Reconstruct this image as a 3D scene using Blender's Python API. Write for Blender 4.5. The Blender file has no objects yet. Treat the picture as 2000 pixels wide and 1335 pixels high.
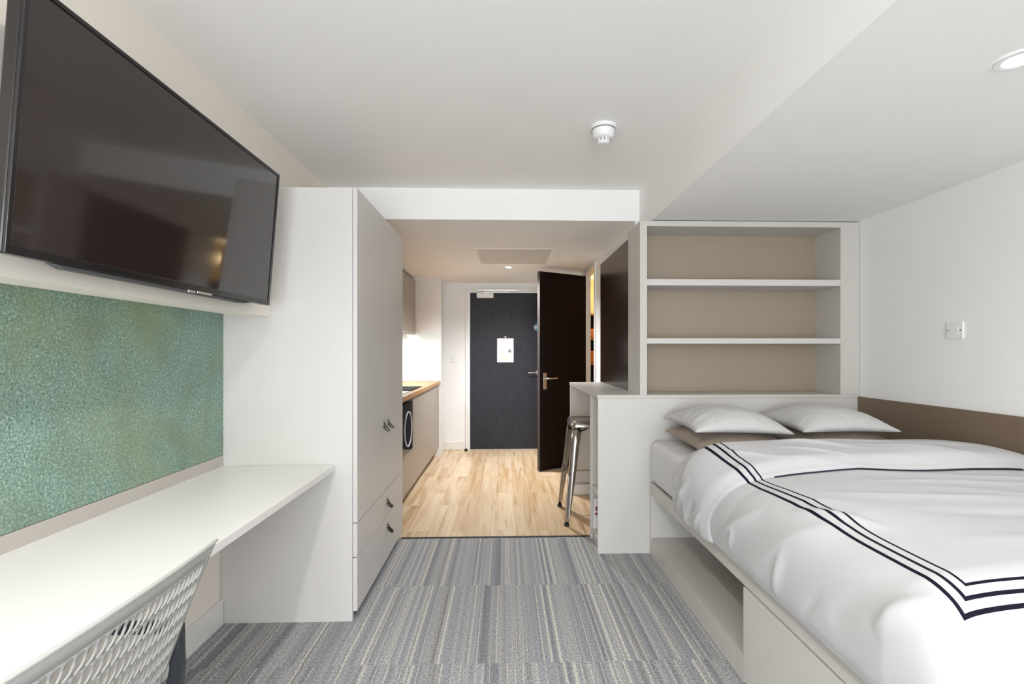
import bpy, bmesh, math, random
from mathutils import Vector, Matrix, noise

R = math.radians
sc = bpy.context.scene
col = sc.collection

# ---------------------------------------------------------------- camera
H = 1.26
F_PX, CX, CY = 940.0, 1013.0, 688.0
cam_d = bpy.data.cameras.new('camera')
cam = bpy.data.objects.new('camera', cam_d); col.objects.link(cam)
cam.location = (0, 0, H)
cam.rotation_euler = (R(90), 0, R(-1.7))
cam_d.sensor_fit = 'HORIZONTAL'; cam_d.sensor_width = 36
cam_d.lens = 36 * F_PX / 2000
cam_d.shift_x = -(CX - 1000) / 2000
cam_d.shift_y = (CY - 667.5) / 2000
cam_d.clip_start = 0.05
sc.camera = cam

# ---------------------------------------------------------------- view, world, daylight
sc.view_settings.view_transform = 'Standard'
sc.view_settings.look = 'None'
sc.view_settings.gamma = 1
sc.view_settings.exposure = 0.52
sc.view_settings.use_curve_mapping = False
sc.cycles.use_denoising = True
sc.cycles.max_bounces = 12
sc.cycles.diffuse_bounces = 8
sc.cycles.glossy_bounces = 4
sc.cycles.sample_clamp_indirect = 6
sc.cycles.caustics_reflective = False
sc.cycles.caustics_refractive = False

w = bpy.data.worlds.new('sky'); sc.world = w; w.use_nodes = True
bgn = w.node_tree.nodes['Background']
bgn.inputs[0].default_value = (0.80, 0.90, 1.0, 1); bgn.inputs[1].default_value = 1.5

def light(name, kind, loc, rot, power, color, size=None, size_y=None, spot=None, blend=0.5, spread=None):
    d = bpy.data.lights.new(name, kind); d.energy = power; d.color = color
    if kind == 'AREA':
        d.shape = 'RECTANGLE'; d.size = size; d.size_y = size_y or size
        if spread: d.spread = spread
    else:
        d.shadow_soft_size = size or 0.03
    if kind == 'SPOT':
        d.spot_size = spot; d.spot_blend = blend
    o = bpy.data.objects.new(name, d); col.objects.link(o)
    o.location = loc; o.rotation_euler = rot
    return o
# daylight through the wide window behind the camera
light('window_daylight', 'AREA', (-0.10, -3.00, 1.13), (R(90), 0, 0), 108, (0.94, 0.975, 1.0), 2.2, 2.1)

# ---------------------------------------------------------------- materials
def mat(name, color, rough=0.5, metal=0.0, spec=0.5, coat=0.0, emis=None, estr=0.0):
    m = bpy.data.materials.new(name); m.use_nodes = True
    b = m.node_tree.nodes['Principled BSDF']
    b.inputs['Base Color'].default_value = (*color, 1)
    b.inputs['Roughness'].default_value = rough
    b.inputs['Metallic'].default_value = metal
    b.inputs['Specular IOR Level'].default_value = spec
    b.inputs['Coat Weight'].default_value = coat
    if emis:
        b.inputs['Emission Color'].default_value = (*emis, 1)
        b.inputs['Emission Strength'].default_value = estr
    return m
def srgb(r, g, b):
    f = lambda c: (c/255/12.92) if c/255 <= 0.04045 else ((c/255+0.055)/1.055)**2.4
    return (f(r), f(g), f(b))

class NT:
    def __init__(s, m): s.t = m.node_tree; s.bsdf = s.t.nodes['Principled BSDF']
    def n(s, typ, ins=None, **kw):
        nd = s.t.nodes.new(typ)
        for k, v in kw.items(): setattr(nd, k, v)
        for k, v in (ins or {}).items():
            if isinstance(v, bpy.types.NodeSocket): s.t.links.new(v, nd.inputs[k])
            else: nd.inputs[k].default_value = v
        return nd
    def math(s, op, a, b=0.0, c=None):
        ins = {0: a, 1: b}
        if c is not None: ins[2] = c
        return s.n('ShaderNodeMath', ins, operation=op).outputs[0]
    def mix(s, f, a, b, blend='MIX'):
        nd = s.t.nodes.new('ShaderNodeMix'); nd.data_type = 'RGBA'; nd.blend_type = blend
        for i, v in ((0, f), (6, a), (7, b)):
            if isinstance(v, bpy.types.NodeSocket): s.t.links.new(v, nd.inputs[i])
            else: nd.inputs[i].default_value = v if i == 0 else (*v[:3], 1)
        return nd.outputs[2]
    def ramp(s, f, stops):
        nd = s.t.nodes.new('ShaderNodeValToRGB'); s.t.links.new(f, nd.inputs[0])
        e = nd.color_ramp.elements
        while len(e) < len(stops): e.new(0.5)
        for i, (p, c) in enumerate(stops):
            e[i].position = p; e[i].color = (*c, 1) if len(c) == 3 else c
        return nd.outputs[0]
    def base(s, v): s.t.links.new(v, s.bsdf.inputs['Base Color'])
    def bump(s, h, st=0.2, dist=0.002):
        b = s.n('ShaderNodeBump', {'Height': h, 'Strength': st, 'Distance': dist})
        s.t.links.new(b.outputs[0], s.bsdf.inputs['Normal'])
    def geo(s): return s.n('ShaderNodeNewGeometry').outputs['Position']
    def scaled(s, v, sx, sy, sz):
        return s.n('ShaderNodeMapping', {0: v, 3: (sx, sy, sz)}).outputs[0]
    def noise(s, v, scale, detail=3, rough=0.5, dist=0.0):
        return s.n('ShaderNodeTexNoise', {'Vector': v, 'Scale': scale, 'Detail': detail, 'Roughness': rough, 'Distortion': dist}).outputs[0]

def painted(name, c, rough=0.6, amt=0.03, spec=0.3):
    m = mat(name, c, rough, spec=spec); t = NT(m); p = t.geo()
    nz = t.noise(p, 2.5, 2)
    dark = tuple(x*(1-amt) for x in c)
    t.base(t.mix(nz, dark, c))
    t.bump(t.noise(p, 300, 2), 0.05, 0.0006)
    return m
def laminate(name, c, rough=0.42, amt=0.04, spec=0.4):
    m = mat(name, c, rough, spec=spec); t = NT(m); p = t.geo()
    g = t.noise(t.scaled(p, 40, 40, 1.5), 4, 4)
    t.base(t.mix(g, tuple(x*(1-amt) for x in c), c))
    return m

M = {}
M['wall'] = painted('white_wall_paint', (0.87, 0.87, 0.865))
M['wallcream'] = painted('cream_wall_paint', (0.86, 0.80, 0.73))
M['ceil'] = painted('ceiling_paint', (0.90, 0.895, 0.885), 0.8)
M['gloss'] = painted('white_gloss_trim', (0.80, 0.79, 0.77), 0.35, 0.01, 0.5)
M['lam'] = laminate('stone_grey_laminate', (0.58, 0.56, 0.525))
M['laml'] = laminate('pale_laminate', (0.62, 0.60, 0.58))
M['lamd'] = laminate('taupe_back_panel', (0.36, 0.295, 0.225), 0.5, 0.10)
M['kitlam'] = laminate('cashmere_kitchen_laminate', (0.34, 0.295, 0.245), 0.38)
M['desk'] = laminate('white_desk_laminate', (0.79, 0.78, 0.765), 0.35, 0.01)
M['upst'] = laminate('grey_beige_upstand', (0.50, 0.46, 0.425), 0.45, 0.03)
M['black'] = mat('black_plastic', (0.012, 0.012, 0.014), 0.35)
M['tvback'] = mat('tv_gloss_black', (0.010, 0.009, 0.010), 0.18)
M['screen'] = mat('tv_screen_glass', (0.018, 0.012, 0.011), 0.09, spec=0.5, coat=0.4)
M['screen'].node_tree.nodes['Principled BSDF'].inputs['Coat Roughness'].default_value = 0.05
M['blackglass'] = mat('black_glass', (0.006, 0.006, 0.007), 0.06)
M['chrome'] = mat('satin_steel', (0.62, 0.60, 0.58), 0.25, 1.0)
M['whiteplastic'] = mat('white_plastic', (0.82, 0.82, 0.83), 0.35)
M['dot'] = mat('grey_slot', (0.10, 0.10, 0.10), 0.7)
M['chairplastic'] = mat('light_grey_chair_plastic', (0.46, 0.46, 0.445), 0.38)
M['hobglass'] = mat('hob_glass', (0.004, 0.004, 0.005), 0.12, spec=0.02)
M['hobglass'].node_tree.nodes['Principled BSDF'].inputs['IOR'].default_value = 1.03
M['chairblack'] = mat('blue_black_chair_nylon', (0.030, 0.034, 0.042), 0.32)
M['leather'] = mat('black_leather', (0.014, 0.014, 0.015), 0.45)
M['splash'] = mat('white_glass_splashback', (0.76, 0.80, 0.80), 0.12)
M['sheet'] = mat('light_grey_sheet', (0.74, 0.74, 0.745), 0.9, spec=0.1)
M['paper'] = mat('white_paper', (0.82, 0.80, 0.82), 0.6)
M['ink'] = mat('grey_print', (0.56, 0.50, 0.50), 0.7)
M['peach'] = mat('pale_peach_print', (0.78, 0.68, 0.62), 0.7)
M['blue'] = mat('blue_sign', (0.02, 0.22, 0.42), 0.4)
M['rubber'] = mat('black_rubber', (0.01, 0.01, 0.01), 0.7)
M['lampglow'] = mat('lamp_glow', (1, 1, 1), 0.5, emis=(1, 0.98, 0.93), estr=14)
M['warmwall'] = painted('bathroom_warm_wall', (0.75, 0.62, 0.36))
M['orange'] = mat('orange_towel', (0.55, 0.16, 0.04), 0.9)
M['red'] = mat('dark_red_bottle', (0.25, 0.03, 0.03), 0.4)
M['glass'] = mat('window_glass', (1, 1, 1), 0.0)
M['glass'].node_tree.nodes['Principled BSDF'].inputs['Transmission Weight'].default_value = 1.0
M['glass'].node_tree.nodes['Principled BSDF'].inputs['IOR'].default_value = 1.01

# fabric with weave
def fabric(name, c, scale=700, amt=0.15, bump=0.25):
    m = mat(name, c, 0.92, spec=0.02); t = NT(m); p = t.n('ShaderNodeTexCoord').outputs['Object']
    nz = t.noise(p, scale, 2, 0.7); big = t.noise(p, 9, 2)
    a = t.mix(nz, tuple(x*(1-amt) for x in c), tuple(min(1, x*(1+amt*0.5)) for x in c))
    t.base(t.mix(t.math('MULTIPLY', big, 0.15), a, tuple(x*0.85 for x in c)))
    t.bump(nz, bump, 0.0012)
    t.bsdf.inputs['Sheen Weight'].default_value = 0.15
    return m
M['linen'] = fabric('pale_grey_linen', (0.60, 0.595, 0.595), 420, 0.14)
M['taupe'] = fabric('taupe_linen', (0.36, 0.295, 0.24), 420, 0.22)
M['brownboard'] = laminate('brown_board', (0.20, 0.145, 0.10), 0.42, 0.10)
M['barpanel'] = laminate('dark_brown_gloss_panel', (0.036, 0.018, 0.012), 0.22, 0.25, 0.5)

# woodgrain doors
def graindoor(name, c1, c2, rough):
    m = mat(name, c1, rough); t = NT(m); p = t.n('ShaderNodeTexCoord').outputs['Object']
    g = t.noise(t.scaled(p, 60, 60, 2.2), 3, 6, 0.65)
    f = t.ramp(g, [(0.38, (0, 0, 0)), (0.62, (1, 1, 1))])
    t.base(t.mix(f, c1, c2)); t.bump(g, 0.12, 0.001)
    return m
M['slate'] = graindoor('slate_woodgrain', (0.011, 0.011, 0.016), (0.030, 0.030, 0.039), 0.5)
M['slate'].node_tree.nodes['Principled BSDF'].inputs['Specular IOR Level'].default_value = 0.3
M['espresso'] = graindoor('espresso_woodgrain', (0.0045, 0.0018, 0.0012), (0.009, 0.0035, 0.0025), 0.55)
M['espresso'].node_tree.nodes['Principled BSDF'].inputs['Specular IOR Level'].default_value = 0.15
M['dooredge'] = mat('dark_door_edge', (0.06, 0.05, 0.045), 0.5)

# oak worktop
m = mat('oak_worktop', (0.4, 0.2, 0.08), 0.35); t = NT(m); p = t.geo()
br = t.n('ShaderNodeTexBrick', {'Vector': t.n('ShaderNodeMapping', {0: p, 2: (0, 0, R(90))}).outputs[0], 'Color1': (*srgb(196, 152, 100), 1), 'Color2': (*srgb(160, 112, 66), 1),
      'Mortar': (*srgb(150, 105, 62), 1), 'Scale': 1.0, 'Mortar Size': 0.0006, 'Brick Width': 0.35, 'Row Height': 0.045}).outputs[0]
g = t.noise(t.scaled(p, 45, 3, 45), 3, 4)
t.base(t.mix(t.math('MULTIPLY', g, 0.5), br, srgb(146, 98, 54)))
M['oak'] = m

# vinyl plank floor
m = mat('oak_vinyl_plank', (0.6, 0.45, 0.3), 0.36, spec=0.4); t = NT(m); p = t.geo()
rot = t.n('ShaderNodeMapping', {0: p, 1: (0.31, 0.07, 0), 2: (0, 0, R(90))}).outputs[0]
bk = t.n('ShaderNodeTexBrick', {'Vector': rot, 'Color1': (0, 0, 0, 1), 'Color2': (1, 1, 1, 1), 'Mortar': (0.4, 0.4, 0.4, 1),
      'Scale': 1.0, 'Mortar Size': 0.0010, 'Mortar Smooth': 0.3, 'Brick Width': 0.92, 'Row Height': 0.152, 'Bias': 0.0}, offset=0.37, offset_frequency=2)
tone = bk.outputs[0]
off = t.n('ShaderNodeVectorMath', {0: p, 1: t.n('ShaderNodeVectorMath', {0: tone, 1: (7.3, 3.1, 0)}, operation='MULTIPLY').outputs[0]}, operation='ADD').outputs[0]
g1 = t.noise(t.scaled(off, 13.0, 0.75, 1), 1.5, 4, 0.55, 0.25)
g2 = t.noise(t.scaled(off, 90, 1.6, 1), 1.6, 4, 0.65)
c = t.ramp(g1, [(0.30, srgb(182, 148, 110)), (0.42, srgb(206, 178, 142)), (0.52, srgb(220, 198, 166)), (0.75, srgb(230, 212, 186))])
c = t.mix(t.ramp(tone, [(0.0, (0.4, 0.4, 0.4)), (0.45, (0, 0, 0)), (1.0, (0, 0, 0))]), c, srgb(196, 160, 114))
c = t.mix(t.ramp(tone, [(0.5, (0, 0, 0)), (1.0, (0.6, 0.6, 0.6))]), c, srgb(234, 214, 184))
c = t.mix(t.ramp(g2, [(0.36, (0.35, 0.35, 0.35)), (0.56, (0, 0, 0))]), c, srgb(178, 142, 104))
kn = t.noise(t.scaled(off, 9, 0.8, 1), 1.5, 2, 0.5, 1.2)
c = t.mix(t.ramp(kn, [(0.59, (0, 0, 0)), (0.72, (0.6, 0.6, 0.6))]), c, srgb(166, 128, 88))
c = t.mix(t.math('MULTIPLY', bk.outputs['Fac'], 0.7), c, srgb(150, 116, 78))
t.base(c)
M['vinyl'] = m

# striped carpet tiles
m = mat('striped_carpet', (0.3, 0.3, 0.3), 0.95, spec=0.1); t = NT(m); p = t.geo()
sep = t.n('ShaderNodeSeparateXYZ', {0: p})
x, y = sep.outputs[0], sep.outputs[1]
row = t.math('FLOOR', t.math('DIVIDE', t.math('SUBTRACT', y, 1.955), 0.655))
colm = t.math('FLOOR', t.math('DIVIDE', t.math('ADD', x, 0.13), 0.5))
wn = t.n('ShaderNodeTexWhiteNoise', {'W': t.math('ADD', row, t.math('MULTIPLY', colm, 7.31))}, noise_dimensions='1D').outputs[0]
xo = t.math('ADD', x, t.math('MULTIPLY', wn, 9.0))
fine = t.noise(t.scaled(p, 1.0, 0.6, 1), 190, 3, 0.9)
jit = t.math('MULTIPLY', t.math('SUBTRACT', t.noise(p, 120, 2), 0.5), 0.004)
xj = t.math('ADD', xo, jit)
xb = t.math('ADD', t.math('ADD', x, t.math('MULTIPLY', wn, 0.11)), jit)
def n1(scale, det=1.0, w_=None):
    return t.n('ShaderNodeTexNoise', {'W': w_ or xj, 'Scale': scale, 'Detail': det, 'Roughness': 0.6}, noise_dimensions='1D').outputs[0]
band = t.ramp(n1(13, 2, xb), [(0.34, srgb(122, 123, 128)), (0.46, srgb(140, 141, 145)), (0.56, srgb(152, 152, 152)), (0.68, srgb(128, 127, 126))])
lines = t.ramp(n1(52, 0, xb), [(0.735, (0, 0, 0)), (0.765, (1, 1, 1))])
lines2 = t.ramp(n1(90, 0), [(0.735, (0, 0, 0)), (0.765, (1, 1, 1))])
dk = t.ramp(n1(31, 0), [(0.25, (1, 1, 1)), (0.31, (0, 0, 0))])
c = t.mix(t.math('MULTIPLY', dk, 0.4), band, srgb(108, 106, 106))
c = t.mix(t.math('MULTIPLY', lines, 0.7), c, srgb(188, 186, 176))
c = t.mix(t.math('MULTIPLY', lines2, 0.6), c, srgb(190, 187, 176))
sp = t.ramp(fine, [(0.36, (0.55, 0.55, 0.55)), (0.5, (1.2, 1.2, 1.2)), (0.64, (2.1, 2.1, 2.1))])
c = t.mix(1.0, c, sp, 'MULTIPLY')
t.base(c); t.bump(t.math('ADD', fine, t.math('MULTIPLY', lines, 0.3)), 0.5, 0.003)
M['carpet'] = m

# green sparkly pinboard
m = mat('green_speckled_felt', (0.2, 0.3, 0.25), 0.6, spec=0.25); t = NT(m); p = t.geo()
a = t.noise(p, 150, 3, 0.75); b_ = t.noise(p, 95, 3, 0.7); big = t.noise(p, 3.2, 3, 0.6); big2 = t.noise(t.scaled(p, 1, 1.3, 0.8), 6.0, 2)
c = t.ramp(a, [(0.34, srgb(76, 98, 90)), (0.46, srgb(122, 146, 135)), (0.56, srgb(146, 171, 159)), (0.70, srgb(204, 220, 206))])
c = t.mix(t.ramp(b_, [(0.40, (0.75, 0.75, 0.75)), (0.54, (0, 0, 0))]), c, srgb(116, 146, 132))
c = t.mix(t.math('MULTIPLY', t.ramp(big, [(0.45, (0, 0, 0)), (0.7, (1, 1, 1))]), 0.5), c, srgb(140, 150, 108))
c = t.mix(t.math('MULTIPLY', t.ramp(big2, [(0.45, (0, 0, 0)), (0.7, (1, 1, 1))]), 0.35), c, srgb(108, 118, 100))
t.base(c); t.bump(a, 0.3, 0.001)
M['pin'] = m

# galvanised stool steel
m = mat('raw_steel', (0.42, 0.39, 0.36), 0.24, 1.0); t = NT(m); p = t.n('ShaderNodeTexCoord').outputs['Object']
nz = t.noise(t.scaled(p, 1, 1, 0.3), 14, 3)
t.base(t.mix(nz, (0.30, 0.28, 0.26), (0.56, 0.53, 0.50)))
M['steel'] = m

# duvet cotton, three navy piped lines by fabric (UV metre) coordinates
def cotton(name, mode):
    m = mat(name, (0.8, 0.8, 0.81), 0.85, spec=0.15); t = NT(m)
    uv = t.n('ShaderNodeUVMap', uv_map='cloth').outputs[0]
    s = t.n('ShaderNodeSeparateXYZ', {0: uv}); u, v = s.outputs[0], s.outputs[1]
    du = t.math('SUBTRACT', U0, u)
    dv = t.math('SUBTRACT', V_FOOT, v) if mode == 'body' else t.math('SUBTRACT', v, V_HEAD)
    d = t.math('MAXIMUM', du, dv)
    tot = None
    for a, b in ((0.0, 0.0065), (0.0235, 0.0315), (0.0485, 0.0575)):
        q = t.math('MULTIPLY', t.math('GREATER_THAN', d, a), t.math('LESS_THAN', d, b))
        tot = q if tot is None else t.math('MAXIMUM', tot, q)
    t.base(t.mix(tot, (0.56, 0.56, 0.575), (0.007, 0.007, 0.018)))
    p = t.n('ShaderNodeTexCoord').outputs['Object']
    t.bump(t.noise(p, 900, 1), 0.06, 0.0008)
    return m
U0, V_FOOT, V_HEAD = 0.375, 1.035, 2.290
M['cotton'] = cotton('white_cotton_body', 'body')
M['cottonf'] = cotton('white_cotton_flap', 'flap')

# ---------------------------------------------------------------- mesh helpers
def nb(): return bmesh.new()
def add_box(bm, x0, x1, y0, y1, z0, z1, bev=0.0, rot=None):
    vs = [bm.verts.new((x, y, z)) for x in (x0, x1) for y in (y0, y1) for z in (z0, z1)]
    F = [(0, 1, 3, 2), (4, 6, 7, 5), (0, 4, 5, 1), (2, 3, 7, 6), (0, 2, 6, 4), (1, 5, 7, 3)]
    fs = [bm.faces.new([vs[i] for i in f]) for f in F]
    if bev > 0:
        es = list({e for f in fs for e in f.edges})
        r = bmesh.ops.bevel(bm, geom=es, offset=bev, segments=2, profile=0.5, affect='EDGES')
        vs = list({v for v in r['verts']})
    if rot:
        bmesh.ops.transform(bm, matrix=rot, verts=[v for v in vs if v.is_valid])
    return bm
def add_prism(bm, pts, axis, a, b):
    """extrude a 2D outline along an axis from a to b"""
    def P(p, q):
        return {'x': (q, p[0], p[1]), 'y': (p[0], q, p[1]), 'z': (p[0], p[1], q)}[axis]
    A = [bm.verts.new(P(p, a)) for p in pts]; B = [bm.verts.new(P(p, b)) for p in pts]
    bm.faces.new(A); bm.faces.new(B[::-1]); n = len(pts)
    for i in range(n): bm.faces.new([A[i], B[i], B[(i+1) % n], A[(i+1) % n]])
def add_tube(bm, pts, r, seg=12, flat=1.0, caps=True):
    pts = [Vector(p) for p in pts]; rings = []
    rr = r if isinstance(r, (list, tuple)) else [r]*len(pts)
    for i, p in enumerate(pts):
        d = (pts[min(i+1, len(pts)-1)] - pts[max(i-1, 0)]).normalized()
        up = Vector((0, 0, 1)) if abs(d.z) < 0.95 else Vector((1, 0, 0))
        s = d.cross(up).normalized(); u = s.cross(d).normalized()
        rings.append([bm.verts.new(p + s*math.cos(2*math.pi*k/seg)*rr[i] + u*math.sin(2*math.pi*k/seg)*rr[i]*flat) for k in range(seg)])
    for i in range(len(rings)-1):
        for k in range(seg):
            bm.faces.new([rings[i][k], rings[i][(k+1) % seg], rings[i+1][(k+1) % seg], rings[i+1][k]])
    if caps: bm.faces.new(rings[0][::-1]); bm.faces.new(rings[-1])
def add_lathe(bm, prof, c, axis='z', seg=32):
    rings = []
    for r, h in prof:
        ring = []
        for k in range(seg):
            a = 2*math.pi*k/seg
            if axis == 'z': q = (c[0]+r*math.cos(a), c[1]+r*math.sin(a), c[2]+h)
            elif axis == 'y': q = (c[0]+r*math.cos(a), c[1]+h, c[2]+r*math.sin(a))
            else: q = (c[0]+h, c[1]+r*math.cos(a), c[2]+r*math.sin(a))
            ring.append(bm.verts.new(q))
        rings.append(ring)
    for i in range(len(rings)-1):
        for k in range(seg):
            bm.faces.new([rings[i][k], rings[i][(k+1) % seg], rings[i+1][(k+1) % seg], rings[i+1][k]])
    bm.faces.new(rings[0][::-1]); bm.faces.new(rings[-1])

def obj(name, bm, m, parent=None, smooth=False, xf=None):
    bmesh.ops.recalc_face_normals(bm, faces=bm.faces[:])
    if xf: bmesh.ops.transform(bm, matrix=xf, verts=bm.verts[:])
    xs = [v.co for v in bm.verts]
    o0 = Vector(((min(v.x for v in xs)+max(v.x for v in xs))/2, (min(v.y for v in xs)+max(v.y for v in xs))/2, min(v.z for v in xs)))
    bmesh.ops.translate(bm, verts=bm.verts[:], vec=-o0)
    me = bpy.data.meshes.new(name); bm.to_mesh(me); bm.free()
    for mm in (m if isinstance(m, (list, tuple)) else [m]): me.materials.append(mm)
    if smooth:
        me.polygons.foreach_set('use_smooth', [True]*len(me.polygons))
        if smooth == 'auto': me.set_sharp_from_angle(angle=R(35))
    o = bpy.data.objects.new(name, me); col.objects.link(o)
    if parent:
        pw = WORLD[parent.name]
        o.parent = parent; o.location = o0 - pw
    else: o.location = o0
    WORLD[o.name] = o0
    return o
WORLD = {}
def thing(name, loc, label, cat, group=None):
    o = bpy.data.objects.new(name, None); col.objects.link(o); o.location = loc
    o.empty_display_size = 0.1
    WORLD[o.name] = Vector(loc)
    o['label'] = label; o['category'] = cat
    if group: o['group'] = group
    return o
def tag(o, label, cat, group=None):
    o['label'] = label; o['category'] = cat
    if group: o['group'] = group
    return o
def struct(name, bm, m, label, cat):
    o = obj(name, bm, m); o['kind'] = 'structure'; o['label'] = label; o['category'] = cat
    return o
def box(*a, **k): return add_box(nb(), *a, **k)

# ================================================================ SETTING
WL, WR, YB, YT = -1.32, 2.26, -2.90, 3.29      # left wall, right wall, window wall, threshold
ZC, ZS, ZK = 2.377, 2.095, 2.165              # main ceiling, soffit over bed, corridor ceiling
YF = 6.28                                      # entrance wall
KX = -1.40                                     # kitchen wall
CW = 0.90                                      # corridor right wall

struct('floor', box(WL-0.1, WR+0.1, YB-0.1, YT, -0.1, 0), M['carpet'], 'grey striped carpet tiles in the bedroom area', 'floor')
struct('floor.001', box(KX-0.1, 2.5, YT, YF+0.1, -0.1, 0), M['vinyl'], 'light oak plank floor of the kitchen corridor', 'floor')
struct('trim_1', box(-0.70, 0.60, YT-0.012, YT+0.006, -0.005, 0.004), M['rubber'], 'dark threshold strip between carpet and plank floor', 'threshold strip')
struct('wall_left', box(WL-0.1, WL, YB-0.1, YT+0.05, 0, ZC+0.1), M['wallcream'], 'cream wall behind the desk and green board', 'wall')
struct('wall_right', box(WR, WR+0.1, YB-0.1, YT+0.05, 0, ZC+0.1), M['wall'], 'white wall beside the bed', 'wall')
# window wall with an opening
wx0, wx1, wz0, wz1 = -1.20, 1.00, 0.06, 2.20
bm = nb()
add_box(bm, WL-0.1, wx0, YB-0.1, YB, 0, ZC+0.1); add_box(bm, wx1, WR+0.1, YB-0.1, YB, 0, ZC+0.1)
add_box(bm, wx0, wx1, YB-0.1, YB, 0, wz0); add_box(bm, wx0, wx1, YB-0.1, YB, wz1, ZC+0.1)
struct('wall_rear', bm, M['wall'], 'white wall around the window opposite the entrance door', 'wall')
bm = nb()
for a, b in ((wx0, wx0+0.06), (wx1-0.06, wx1), ((wx0+wx1)/2-0.03, (wx0+wx1)/2+0.03)):
    add_box(bm, a, b, YB-0.08, YB-0.03, wz0, wz1)
add_box(bm, wx0, wx1, YB-0.08, YB-0.03, wz0, wz0+0.06); add_box(bm, wx0, wx1, YB-0.08, YB-0.03, wz1-0.06, wz1)
wn_ = struct('window_1', bm, M['gloss'], 'wide white framed window behind the viewer', 'window')
# ceilings
SX = 0.93
struct('ceiling', box(WL-0.1, SX, YB-0.1, YT, ZC, ZC+0.1), M['ceil'], 'white main ceiling above the desk side', 'ceiling')
struct('ceiling.001', box(SX, WR+0.1, YB-0.1, YT+0.05, ZS, ZC+0.1), M['ceil'], 'lowered white ceiling over the bed', 'ceiling')
struct('ceiling.002', box(KX-0.1, SX, YT, YF+0.1, ZK, ZC+0.1), M['ceil'], 'lower ceiling of the kitchen corridor with its front face', 'ceiling')
struct('ceiling.003', box(SX, 2.5, YT+0.05, YF+0.1, ZK+0.03, ZK+0.1), M['ceil'], 'ceiling of the bathroom', 'ceiling')
struct('trim_2', box(WL, -1.20, YB, YT, 1.44, ZC), M['wallcream'], 'cream boxed out bulkhead on the left wall behind the television', 'boxing')
struct('trim_5', box(-1.20, -1.088, 0.95, 2.277, 1.425, 1.97), M['wallcream'], 'cream backing board behind the television', 'backing board')
struct('baseboard_left', box(WL, WL+0.016, YB, 2.275, 0, 0.115, bev=0.003), M['gloss'], 'cream skirting board under the desk', 'skirting board')

# corridor shell
struct('wall_kitchen', box(KX-0.1, KX, YT+0.05, YF+0.1, 0, ZK), M['wall'], 'white wall behind the kitchen cabinets', 'wall')
struct('wall_nib', box(KX, -0.775, 5.90, 6.02, 0, ZK), M['gloss'], 'white end wall closing the kitchen run beside the entrance', 'wall')
dx0, dx1 = -0.45, 0.476
bm = nb()
add_box(bm, KX, dx0-0.005, YF, YF+0.1, 0, ZK); add_box(bm, dx1+0.005, CW+0.1, YF, YF+0.1, 0, ZK)
add_box(bm, dx0-0.005, dx1+0.005, YF, YF+0.1, 2.045, ZK)
struct('wall_far', bm, M['wall'], 'white wall around the slate grey entrance door', 'wall')
struct('baseboard_far', box(-0.775, dx0-0.06, YF-0.014, YF, 0, 0.10, bev=0.003), M['gloss'], 'white skirting board left of the entrance door', 'skirting board')
bm = nb()
add_box(bm, dx0-0.055, dx0, YF-0.022, YF, 0, 2.04, bev=0.003); add_box(bm, dx1, dx1+0.055, YF-0.022, YF, 0, 2.04, bev=0.003)
add_box(bm, dx0-0.055, dx1+0.055, YF-0.022, YF, 2.04, 2.10, bev=0.003)
struct('trim_3', bm, M['gloss'], 'white architrave around the entrance door', 'door frame')
# right corridor wall with the bathroom opening
by0, by1, bz = 4.74, 5.42, 2.125
bm = nb()
add_box(bm, CW, CW+0.07, YT, by0, 0, ZK); add_box(bm, CW, CW+0.07, by1, YF, 0, ZK)
add_box(bm, CW, CW+0.07, by0, by1, bz, ZK)
struct('wall_bathroom', bm, M['wall'], 'white corridor wall holding the bathroom doorway', 'wall')
bm = nb()
add_box(bm, CW-0.014, CW+0.075, by0-0.045, by0+0.012, 0, bz, bev=0.003)
add_box(bm, CW-0.014, CW+0.075, by1-0.012, by1+0.045, 0, bz, bev=0.003)
add_box(bm, CW-0.014, CW+0.075, by0-0.045, by1+0.045, bz-0.006, bz+0.03, bev=0.003)
struct('trim_4', bm, M['gloss'], 'cream door lining around the bathroom doorway', 'door frame')
# bathroom room
bm = nb()
add_box(bm, 2.2, 2.3, YT+0.05, YF, 0, ZK+0.03); add_box(bm, CW+0.07, 2.3, YF, YF+0.1, 0, ZK+0.03)
add_box(bm, CW+0.07, 2.3, 4.30, 4.36, 0, ZK+0.03)
struct('wall_back', bm, M['warmwall'], 'warm lit yellow wall inside the bathroom', 'wall')

# ================================================================ DOORS
d1 = thing('door_1', (0.013, YF+0.03, 0), 'slate grey woodgrain entrance door with notice', 'door'); d1['kind'] = 'structure'
obj('door_leaf', box(dx0+0.003, dx1-0.003, YF-0.004, YF+0.04, 0.006, 2.037, bev=0.002), M['slate'], d1)
hd = nb(); add_lathe(hd, [(0.026, 0), (0.026, -0.008), (0.022, -0.011)], (0.432, YF-0.004, 1.0), 'y', 24)
ho = obj('handle_rose', hd, M['chrome'], d1, 'auto')
hd = nb(); add_tube(hd, [(0.432, YF-0.01, 1.0), (0.432, YF-0.05, 1.0), (0.425, YF-0.058, 1.0), (0.395, YF-0.060, 0.999), (0.31, YF-0.060, 0.998)], 0.009, 12)
obj('lever', hd, M['chrome'], ho, 'auto')
hd = nb(); add_lathe(hd, [(0.022, 0), (0.022, -0.008), (0.010, -0.010), (0.010, -0.022)], (0.452, YF-0.004, 0.93), 'y', 20)
add_box(hd, 0.447, 0.457, YF-0.034, YF-0.02, 0.916, 0.944, bev=0.002)
tt = obj('thumb_turn', hd, M['chrome'], d1, 'auto')
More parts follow.
